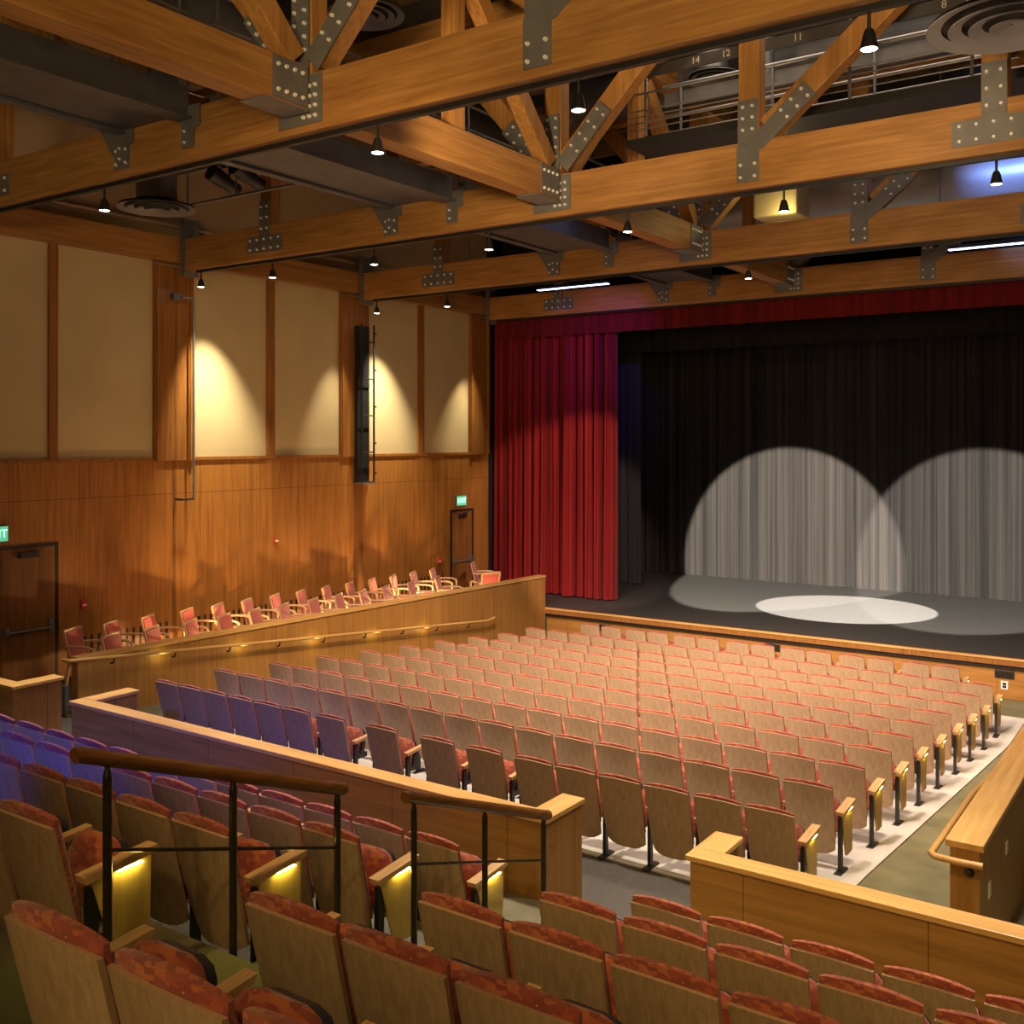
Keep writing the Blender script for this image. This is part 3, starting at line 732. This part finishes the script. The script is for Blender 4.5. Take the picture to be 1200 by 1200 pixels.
# stair handrails
def stair_rail(label, y0, y1, z0, z1, posts, x=-3.86):
    h = thing('stair_handrail', label, 'handrail', (x, (y0+y1)/2, z1-.9), 'brown handrails on the carpeted stairs')
    f = lambda y: z0 + (z1-z0)*(y-y0)/(y1-y0)
    obj('rail', MB().tube([(x, y0, z0), (x, y0+.02, z0), (x, (y0+y1)/2, f((y0+y1)/2)), (x, y1-.02, z1), (x, y1, z1)], .034, 14), 'rail_brown', h, True)
    for y, zb in posts:
        obj('post', MB().cyl((x, y, zb), (x, y, f(y)-.07), .019, 12).cyl((x, y, f(y)-.07), (x, y, f(y)-.028), .019, 12, .010).cyl((x, y, zb), (x, y, zb+.012), .045, 14), 'bronze', h, True)
    a, b_ = posts[0][0], posts[-1][0]
    obj('mid_rod', MB().cyl((x, a, f(a)-.38), (x, b_, f(b_)-.32), .009, 8), 'bronze', h, True)
stair_rail('brown round stair handrail on three posts, nearer one above the lit seat ends', 2.45, 4.02, 2.585, 2.015, ((2.60, 1.632), (3.27, 1.302), (3.97, 1.132)))
stair_rail('brown round stair handrail meeting the end of the long barrier', 4.52, 6.05, 1.82, 1.265, ((4.60, .802), (5.30, .622), (5.99, .452)))

# ------------------------------------------------------------------ theatre seats
W = .455
def back_pt(s, r, off, arch=.018, wsc=1., ztop=.79, zbot=.15):
    """point of the back: s -1..1 across, r 0..1 up, off = offset towards the sitter"""
    z = zbot + (ztop-zbot)*r + arch*(1-s*s)*r + .045*(s**4)*(1-r)**3
    wid = W/2*wsc*(1 - .10*(1-r)**3)
    y = -.10 - .155*r + .030*s*s + off
    return (s*wid, y, z)
def make_seat(crest=.42):
    root = thing('theatre_seat', 'theatre seat', 'theatre seat')
    S = [-1, -.92, -.7, -.4, 0, .4, .7, .92, 1]; R = [0, .12, .3, .5, .7, .88, 1]
    obj('back_shell', MB().slab([[back_pt(s, r, 0) for s in S] for r in R], [[back_pt(s, r, -.020) for s in S] for r in R]), 'shell_wood', root, True)
    R2 = [.22, .28, .4, .55, .7, .85, .95, 1.0, 1.03, 1.05]
    def puff(s, r):
        e = max(0, 1-abs(s)**6)*min(1, max(0, (r-.2)/.1))
        return .02 + .055*e*(1 if r <= .95 else max(0, (1.07-r)/.12))
    def cp(s, r, o):
        x, y, z = back_pt(s, min(r, 1.0), o, .021, .985)
        if r > 1: z += (r-1)*crest*(.7+.3*(1-s*s))
        return (x, y, z)
    obj('back_cushion', MB().slab([[cp(s, r, puff(s, r)) for s in S] for r in R2], [[cp(s, r, .001) for s in S] for r in R2]), 'fabric', root, True)
    # tipped-up seat cushion: rounded pad standing in front of the back
    def pad(s, r, o):                        # r up the tipped seat
        w = .40/2*(1 - .08*r) * (math.sqrt(max(0, 1-max(0, (r-.62)/.38)**2.6))*.55+.45)
        y = .035 + .115*r; z = .32 + .285*r
        n = Vector((0, -.285, .115)).normalized()
        return (s*w, y + n.y*o, z + n.z*o)
    S2 = [-1, -.85, -.5, 0, .5, .85, 1]; R3 = [0, .1, .3, .5, .7, .85, .95, 1]
    dome = lambda s, r: .022 + .045*math.sqrt(max(0, 1-s*s))*math.sqrt(max(0, 1-(2*r-1)**2*.96))
    sc = obj('seat_cushion', MB().slab([[pad(s, r, dome(s, r)) for s in S2] for r in R3], [[pad(s, r, 0) for s in S2] for r in R3]), 'fabric', root, True)
    sp = obj('seat_pan', MB().slab([[pad(s*1.04, r, -.002) for s in S2] for r in R3], [[pad(s*.97, r, -.045) for s in S2] for r in R3]), 'black', sc, True)
    # standard between seats (on the +X side): dark post, foot and wood arm
    x = .25
    st = obj('standard', MB().bar((x, -.07, .0), (x, -.07, .50), .034, .05, (0, 1, 0)).bar((x, -.08, .36), (x, .10, .36), .03, .05).bar((x, .02, .36), (x, .05, .50), .03, .05, (0, 1, 0)), 'black', root)
    obj('foot_plate', MB().box(x-.035, -.17, 0, x+.035, .05, .014), 'black', st)
    obj('armrest', MB().prism([(-.10, .515), (.22, .545), (.23, .572), (-.11, .545)], 'X', x-.0285, x+.0285), 'arm_wood', root)
    return root
proto = make_seat()
protos = {'mid': proto}
def end_variant(base, both_left=False):
    """seat whose +X side carries the wood end panel with its aisle light"""
    r = copy_tree(base)
    x = .25
    BASE[r.name] = Vector((0, 0, 0))
    pn = obj('end_panel', MB().prism([(-.085, .53), (.215, .555), (.205, .12), (.045, .12)], 'X', x+.005, x+.026), 'panel_yellow', r)
    obj('aisle_light', MB().box(x+.029, .03, .534, x+.046, .16, .538), 'aisle_glow', pn)
    for ch in list(r.children):
        if ch.name.startswith('armrest'): bpy.data.objects.remove(ch)
    ar = obj('armrest', MB().prism([(-.12, .53), (.225, .56), (.235, .592), (-.13, .562)], 'X', x-.03, x+.052), 'arm_wood', r)
    return r
def left_variant(base):
    r = copy_tree(base); x = -.25
    obj('standard', MB().bar((x, -.07, .0), (x, -.07, .50), .034, .05, (0, 1, 0)).bar((x, -.08, .36), (x, .10, .36), .03, .05), 'black', r)
    obj('armrest', MB().prism([(-.10, .515), (.22, .545), (.23, .572), (-.11, .545)], 'X', x-.0285, x+.0285), 'arm_wood', r)
    return r
protos['end'] = end_variant(proto)
protos['left'] = left_variant(proto)
proto2 = make_seat(.85)                       # plumper cushions on the camera-side rows
protos['mid2'] = proto2; protos['end2'] = end_variant(proto2); protos['left2'] = left_variant(proto2)
used = set()
def place(kind, x, y, z, sx, label, group):
    p = protos[kind]
    if kind not in used: used.add(kind); o = p
    else: o = copy_tree(p)
    o.location = (x, y, z); o.scale = (sx, 1, 1)
    o['label'] = label; o['category'] = 'theatre seat'; o['group'] = group
    return o

# main block: lower corner X of the first and last seat, back-top Y
FX = [-11.11, -11.21, -11.25, -11.32, -11.37, -11.41, -11.45, -11.47, -11.49, -11.52]
LX = [-3.27, -3.30, -3.30, -3.31, -3.33, -3.34, -3.34, -3.35, -3.35, -3.35]
ROW1 = [-11.11, -10.65, -10.2, -9.73, -9.27, -8.81, -8.27, -7.52, -6.77, -6.18, -5.6, -5.13, -4.67, -4.2, -3.73, -3.27]
ROW11 = [-10.85, -10.35, -9.8, -9.31, -8.74, -8.25, -7.66, -7.17, -6.61, -6.13, -5.55, -5.06, -4.48, -4.0]
GM = 'wood backed seats facing the stage'
for i in range(11):
    yb = 8.15 + 1.004*i
    if i == 0: xs = ROW1
    elif i == 10: xs = ROW11; yb = 18.2
    else: xs = [FX[i] + (LX[i]-FX[i])*k/16 for k in range(17)]
    yo = yb + .255; zo = floor_z(yo) + .016
    n = len(xs)
    for k, x in enumerate(xs):
        pitch = .462 if i == 0 else (.49 if i == 10 else (LX[i]-FX[i])/16)
        sx = pitch/.50
        kind = 'end' if k == n-1 else ('left' if k == 0 or (i == 10 and k % 2 == 0) or (i == 0 and k in (7, 8, 9, 10)) else 'mid')
        rown = 'row closest to the stage' if i == 10 else ('rear row by the cross aisle' if i == 0 else '%s row from the cross aisle' % ORD[i+1])
        seat = 'lit seat at aisle end' if k == n-1 else '%s seat in from the aisle' % ORD[n-k]
        if k == 0: seat = 'last seat by the side barrier'
        place(kind, x + W/2*sx, yo, zo, sx, 'wood backed theatre seat, %s, %s' % (rown, seat), GM)
# camera-side blocks
pL, pC = .472, .465
GL, GR = 'seats beside the long barrier', 'seats behind the corner barrier'
RN = ['lowest row', 'second row up', 'third row up', 'fourth row up', 'fifth row up']
for i, n in enumerate((12, 8, 5, 2)):
    yb, zf = ROWF[i]; sx = pL/.50
    for k in range(n):
        x = -4.45 - k*pL
        lab = 'rust topped seat beside the purple barrier, %s, %s' % (RN[i], 'with lit end panel' if k == 0 else '%s from the stairs' % ORD[k+1])
        place('end2' if k == 0 else 'mid2', x + W/2*sx, yb+.255, zf+.001, sx, lab, GL)
for i, (x0, n) in enumerate(((-2.77, 5), (-2.79, 5), (-2.80, 4), (-2.82, 3), (-2.71+.0, 3))):
    yb, zf = ROWF[i]; sx = pC/.50
    for k in range(n):
        x = x0 + k*pC
        lab = 'rust topped seat across the stairs from handrails, %s, %s from the stairs' % (RN[i], ORD[k+1])
        place('left2' if k == 0 else 'mid2', x + W/2*sx, yb+.255, zf+.001, sx, lab, GR)

# ------------------------------------------------------------------ loose armchairs on the side platform
def make_armchair():
    root = thing('armchair', 'armchair', 'armchair')
    # faces +Y; back at -Y
    def bp(s, r, o): return (s*(.235-.02*(1-r)), -.20 - .10*r + .025*s*s*0 + o, .46 + .44*r + .02*(1-s*s)*r)
    fr = MB()
    for s in (-1, 1): fr.bar(bp(s*.93, -.12, 0), bp(s*.93, 1, 0), .04, .03, (0, 1, 0))
    fr.bar(bp(-1, .97, 0), bp(1, .97, 0), .03, .055).bar(bp(-1, .06, 0), bp(1, .06, 0), .03, .05)
    obj('back_frame', fr, 'chair_wood', root)
    S = [-1, -.6, 0, .6, 1]; R = [.1, .2, .5, .8, .93]
    obj('back_pad', MB().slab([[bp(s*.86, r, .030) for s in S] for r in R], [[bp(s*.86, r, -.018) for s in S] for r in R]), 'fabric_pink', root, True)
    S = [-1, -.5, 0, .5, 1]
    obj('seat', MB().box(-.24, -.20, .40, .24, .25, .475, .025), 'fabric_pink', root, True)
    obj('seat_frame', MB().box(-.245, -.21, .355, .245, .255, .399), 'chair_wood', root)
    for s in (-1, 1):
        obj('front_leg', MB().bar((s*.255, .235, 0), (s*.265, .22, .62), .035, .035, (0, 1, 0)), 'chair_wood', root)
        obj('rear_leg', MB().bar((s*.225, -.27, 0), (s*.225, -.205, .41), .035, .035, (0, 1, 0)), 'chair_wood', root)
        obj('armrest', MB().tube([(s*.245, -.24, .66), (s*.27, -.05, .672), (s*.275, .12, .668), (s*.27, .21, .64), (s*.265, .235, .60)], .021, 8), 'chair_wood', root, True)
    return root
arm = make_armchair(); first = [True]
def chair(x, y, rz, label, group):
    o = arm if first[0] else copy_tree(arm); first[0] = False
    o.location = (x, y, .001); o.rotation_euler = (0, 0, rz)
    o['label'] = label; o['category'] = 'armchair'; o['group'] = group
YA = [9.45, 10.25, 11.05, 12.05, 12.9, 13.75, 14.5, 15.1, 15.75, 16.45, 17.2, 17.9, 18.6]
def inv_y(u, X):
    t = (u-600)/1205; s_, c_ = .56727, .82354
    d = X/(t*c_-s_); return d*(t*s_+c_)
ua = [97, 141, 185, 230, 266, 300, 331, 357, 361+22, 393+8, 419, 443, 467, 487, 510]
ua = [97, 141, 185, 230, 266, 300, 331, 361, 393, 419, 443, 467, 487, 510, 564]
ub = [151, 199, 244, 282, 317, 350, 385, 414, 440, 466, 498, 529]
angs = [-64 + (k % 3) for k in range(15)]
angs_old = [-60, -62, -60, -62, -68, -70, -68, -66, -60, -58, -55, -60, -50, -48, -40]
py = 0
for i, u in enumerate(ua):
    y = max(inv_y(u, -14.65) + .1, py + .68); py = y
    lab = 'pink armchair in the row against the wall, %s from the double door' % ORD[i+1]
    if i == len(ua)-1: lab = 'pink armchair against the wall standing apart by the single door'
    chair(-14.62, y, math.radians(angs[i]), lab, 'pink armchairs along the wall')
py = 0
for i, u in enumerate(ub):
    y = max(inv_y(u, -13.66) - .02, py + .68); py = y
    lab = 'pink armchair in the row behind the side barrier, %s from the double door' % ORD[i+1]
    chair(-13.66, y, math.radians(-66 + 2*(i % 3)), lab, 'pink armchairs by the barrier')
chair(-13.7, inv_y(572, -13.7)-.1, math.radians(60), 'pink armchair turned back at stage end of the side platform', 'pink armchairs by the barrier')

# ------------------------------------------------------------------ light
def lamp(kind, name, loc, energy, color, target=None, **kw):
    l = bpy.data.lights.new(name, kind); l.energy = energy; l.color = color
    for k_, v in kw.items(): setattr(l, k_, v)
    o = bpy.data.objects.new(name, l); COL.objects.link(o); o.location = loc
    if target is not None:
        d = Vector(target) - Vector(loc); o.rotation_euler = d.to_track_quat('-Z', 'Y').to_euler()
    return o
WARM = (1., .72, .42); WHITE = (1., .86, .68); PINK = (1., .76, .60)
# house lights over the main seats, with added fill nearer the camera
for x in (-9.5, -6.5, -3.8):
    lamp('SPOT', 'house_spot', (x, 12.35, 6.75), 2300, PINK, (x, 17.4, 0), spot_size=1.3, spot_blend=1., shadow_soft_size=.35)
for x in (-8.9, -6.2, -3.8):
    lamp('SPOT', 'house_spot', (x, 7.75, 6.75), 3400, PINK, (x-.3, 13.6, 0), spot_size=1.35, spot_blend=1., shadow_soft_size=.3)
for x in (-11.0, -6.0, -1.5):
    lamp('SPOT', 'barrier_spot', (x, 7.7, 6.8), 2000, WHITE, (x+.5, 6.6, 0), spot_size=1.2, spot_blend=1., shadow_soft_size=.2)
for x in (.5, -3.2):
    lamp('SPOT', 'front_fill', (x, 1.6, 6.8), 560, (1., .66, .26), (x-.6, 5.6, .8), spot_size=1.1, spot_blend=1., shadow_soft_size=.15)  # unseen fill added to light the barrier fronts from the camera side
for x, y in ((-9.6, 10.2), (-6.2, 10.2), (-3.6, 10.2), (-9.6, 15.0), (-6.2, 15.0), (-3.6, 15.0)):
    lamp('SPOT', 'down_light', (x, y, 6.9), 520, PINK, (x, y+.3, 0), spot_size=2.0, spot_blend=1., shadow_soft_size=.4)
lamp('SPOT', 'near_fill', (-1.2, -2.6, 6.6), 420, (1., .70, .28), (-1.9, 2.3, 2.4), spot_size=.85, spot_blend=1., shadow_soft_size=.15)  # unseen fill added to brighten the nearest seats
# unseen warm fill on the timber and the upper walls from the rear of the hall
def aim(loc, az, el):
    a, e = math.radians(az), math.radians(el)
    return (loc[0]+math.sin(a)*math.cos(e)*10, loc[1]+math.cos(a)*math.cos(e)*10, loc[2]+math.sin(e)*10)
for loc, az, e in (((3.0, -5.0, 4.4), -23, 4200), ((-1.0, -5.0, 4.4), -40, 1900)):
    lamp('SPOT', 'truss_fill', loc, e, (1., .70, .36), aim(loc, az, 25), spot_size=2*math.radians(27), spot_blend=.6, shadow_soft_size=.8)
lamp('SPOT', 'side_wash', (-3.0, 3.0, 6.6), 1500, (1., .62, .27), (-15.5, 16.5, 1.8), spot_size=.85, spot_blend=1., shadow_soft_size=.4)
lamp('AREA', 'rear_fill', (1.5, -4.5, 6.2), 150, (1., .62, .22), (-5., 12., 2.2), size=5., size_y=3., shape='RECTANGLE')
for x, tx in ((-2.6, -3.4), (-6.2, -7.2)):
    lamp('SPOT', 'web_fill', (x, 7.7, 6.8), 420, (1., .70, .38), (tx, 11.9, 8.3), spot_size=1.3, spot_blend=.9, shadow_soft_size=.2)  # small fill added to lift the shaded posts and braces
# wall washers
for y in (12.2, 16.9):
    lamp('SPOT', 'wall_wash', (-14.5, y+.0, 6.9), 1900, (1., .86, .60), (-15.6, y+.55, 3.7), spot_size=.86, spot_blend=1., shadow_soft_size=.05)
    lamp('SPOT', 'wall_wash', (-14.6, y+3.85, 6.85), 600, (1., .86, .60), (-15.6, y+3.55, 3.6), spot_size=.62, spot_blend=1., shadow_soft_size=.05)
lamp('SPOT', 'wall_wash', (-14.85, 20.9, 6.7), 260, (1., .80, .45), (-15.7, 19.8, 3.2), spot_size=.5, spot_blend=.6, shadow_soft_size=.05)
for p in RAILP: lamp('POINT', 'rail_light', (p.x+.02, p.y, p.z-.07), .9, (1., .85, .25), shadow_soft_size=.02)
lamp('SPOT', 'side_barrier_fill', (-8.8, 12.4, 6.75), 1300, (1., .74, .40), (-12.9, 13.6, .2), spot_size=1.15, spot_blend=1., shadow_soft_size=.2)  # unseen fill added to brighten the side barrier, not a wall washer
# footlights on the side platform
for y, e, px in ((10.4, 12, -13.22), (11.72, 110, -14.12), (14.4, 60, -14.12), (16.9, 140, -14.12), (18.4, 20, -13.3)):
    lamp('POINT', 'platform_light', (px, y, .30), e, (1., .62, .28), shadow_soft_size=.04)
# blue wash over the camera-side seats and violet on the long barrier
lamp('SPOT', 'blue_wash', (-3.5, -3.0, 6.6), 5000, (.05, .09, 1.), (-8.0, 4.7, 1.3), spot_size=.40, spot_blend=1., shadow_soft_size=.1)
lamp('SPOT', 'violet_wash', (-1.5, 1.5, 6.4), 850, (.24, .10, 1.), (-7.3, 6.6, .5), spot_size=.50, spot_blend=1., shadow_soft_size=.1)
# stage spots
lamp('SPOT', 'stage_spot', (-8.9, 7.9, 7.2), 80000, (1., .90, .76), (-9.5, 7.9+13.8+2.2, 7.2-16*math.tan(math.radians(18.9))), spot_size=2*math.radians(8.7), spot_blend=.12, shadow_soft_size=.02)
lamp('SPOT', 'stage_spot', (-4.4, 7.9, 7.2), 58000, (1., .92, .80), (-4.7, 7.9+13.8+2.2, 7.2-16*math.tan(math.radians(18.9))), spot_size=2*math.radians(8.7), spot_blend=.12, shadow_soft_size=.02)
lamp('SPOT', 'stage_top_spot', (-7.1, 24.6, 9.5), 38000, (1., .91, .80), (-7.1, 23.8, 0), spot_size=2*math.radians(11.9), spot_blend=.06, shadow_soft_size=.02)
lamp('SPOT', 'curtain_spot', (-6.0, 14.2, 6.6), 3600, (1., .66, .56), (-13.2, 21.7, 1.7), spot_size=2*math.radians(14.5), spot_blend=.35, shadow_soft_size=.05)
lamp('SPOT', 'curtain_blue', (-9.0, 18.0, 7.0), 700, (.30, .10, 1.), (-12.3, 21.7, 6.0), spot_size=.7, spot_blend=1., shadow_soft_size=.05)
# rig light on the ducts
lamp('SPOT', 'rig_blue', (-3.0, 17.6, 7.6), 500, (.25, .40, 1.), (-2.5, 19.9, 8.6), spot_size=1.3, spot_blend=.8, shadow_soft_size=.1)
lamp('POINT', 'rig_yellow', (-6.1, 16.95, 7.7), 14, (1., .85, .35), shadow_soft_size=.1)
lamp('AREA', 'catwalk_glow', (-4., 13.8, 10.3), 80, (1., .78, .60), (-4., 13.8, 8.), size=6., size_y=1., shape='RECTANGLE')

w = bpy.data.worlds.new('world'); SC.world = w; w.use_nodes = True
bg = w.node_tree.nodes.get('Background') or w.node_tree.nodes.new('ShaderNodeBackground')
bg.inputs[0].default_value = (1., .70, .42, 1); bg.inputs[1].default_value = .065
SC.view_settings.view_transform = 'Standard'; SC.view_settings.look = 'None'; SC.view_settings.exposure = 0.
SC.cycles.max_bounces = 5; SC.cycles.diffuse_bounces = 3; SC.cycles.glossy_bounces = 2
SC.cycles.sample_clamp_indirect = 4.
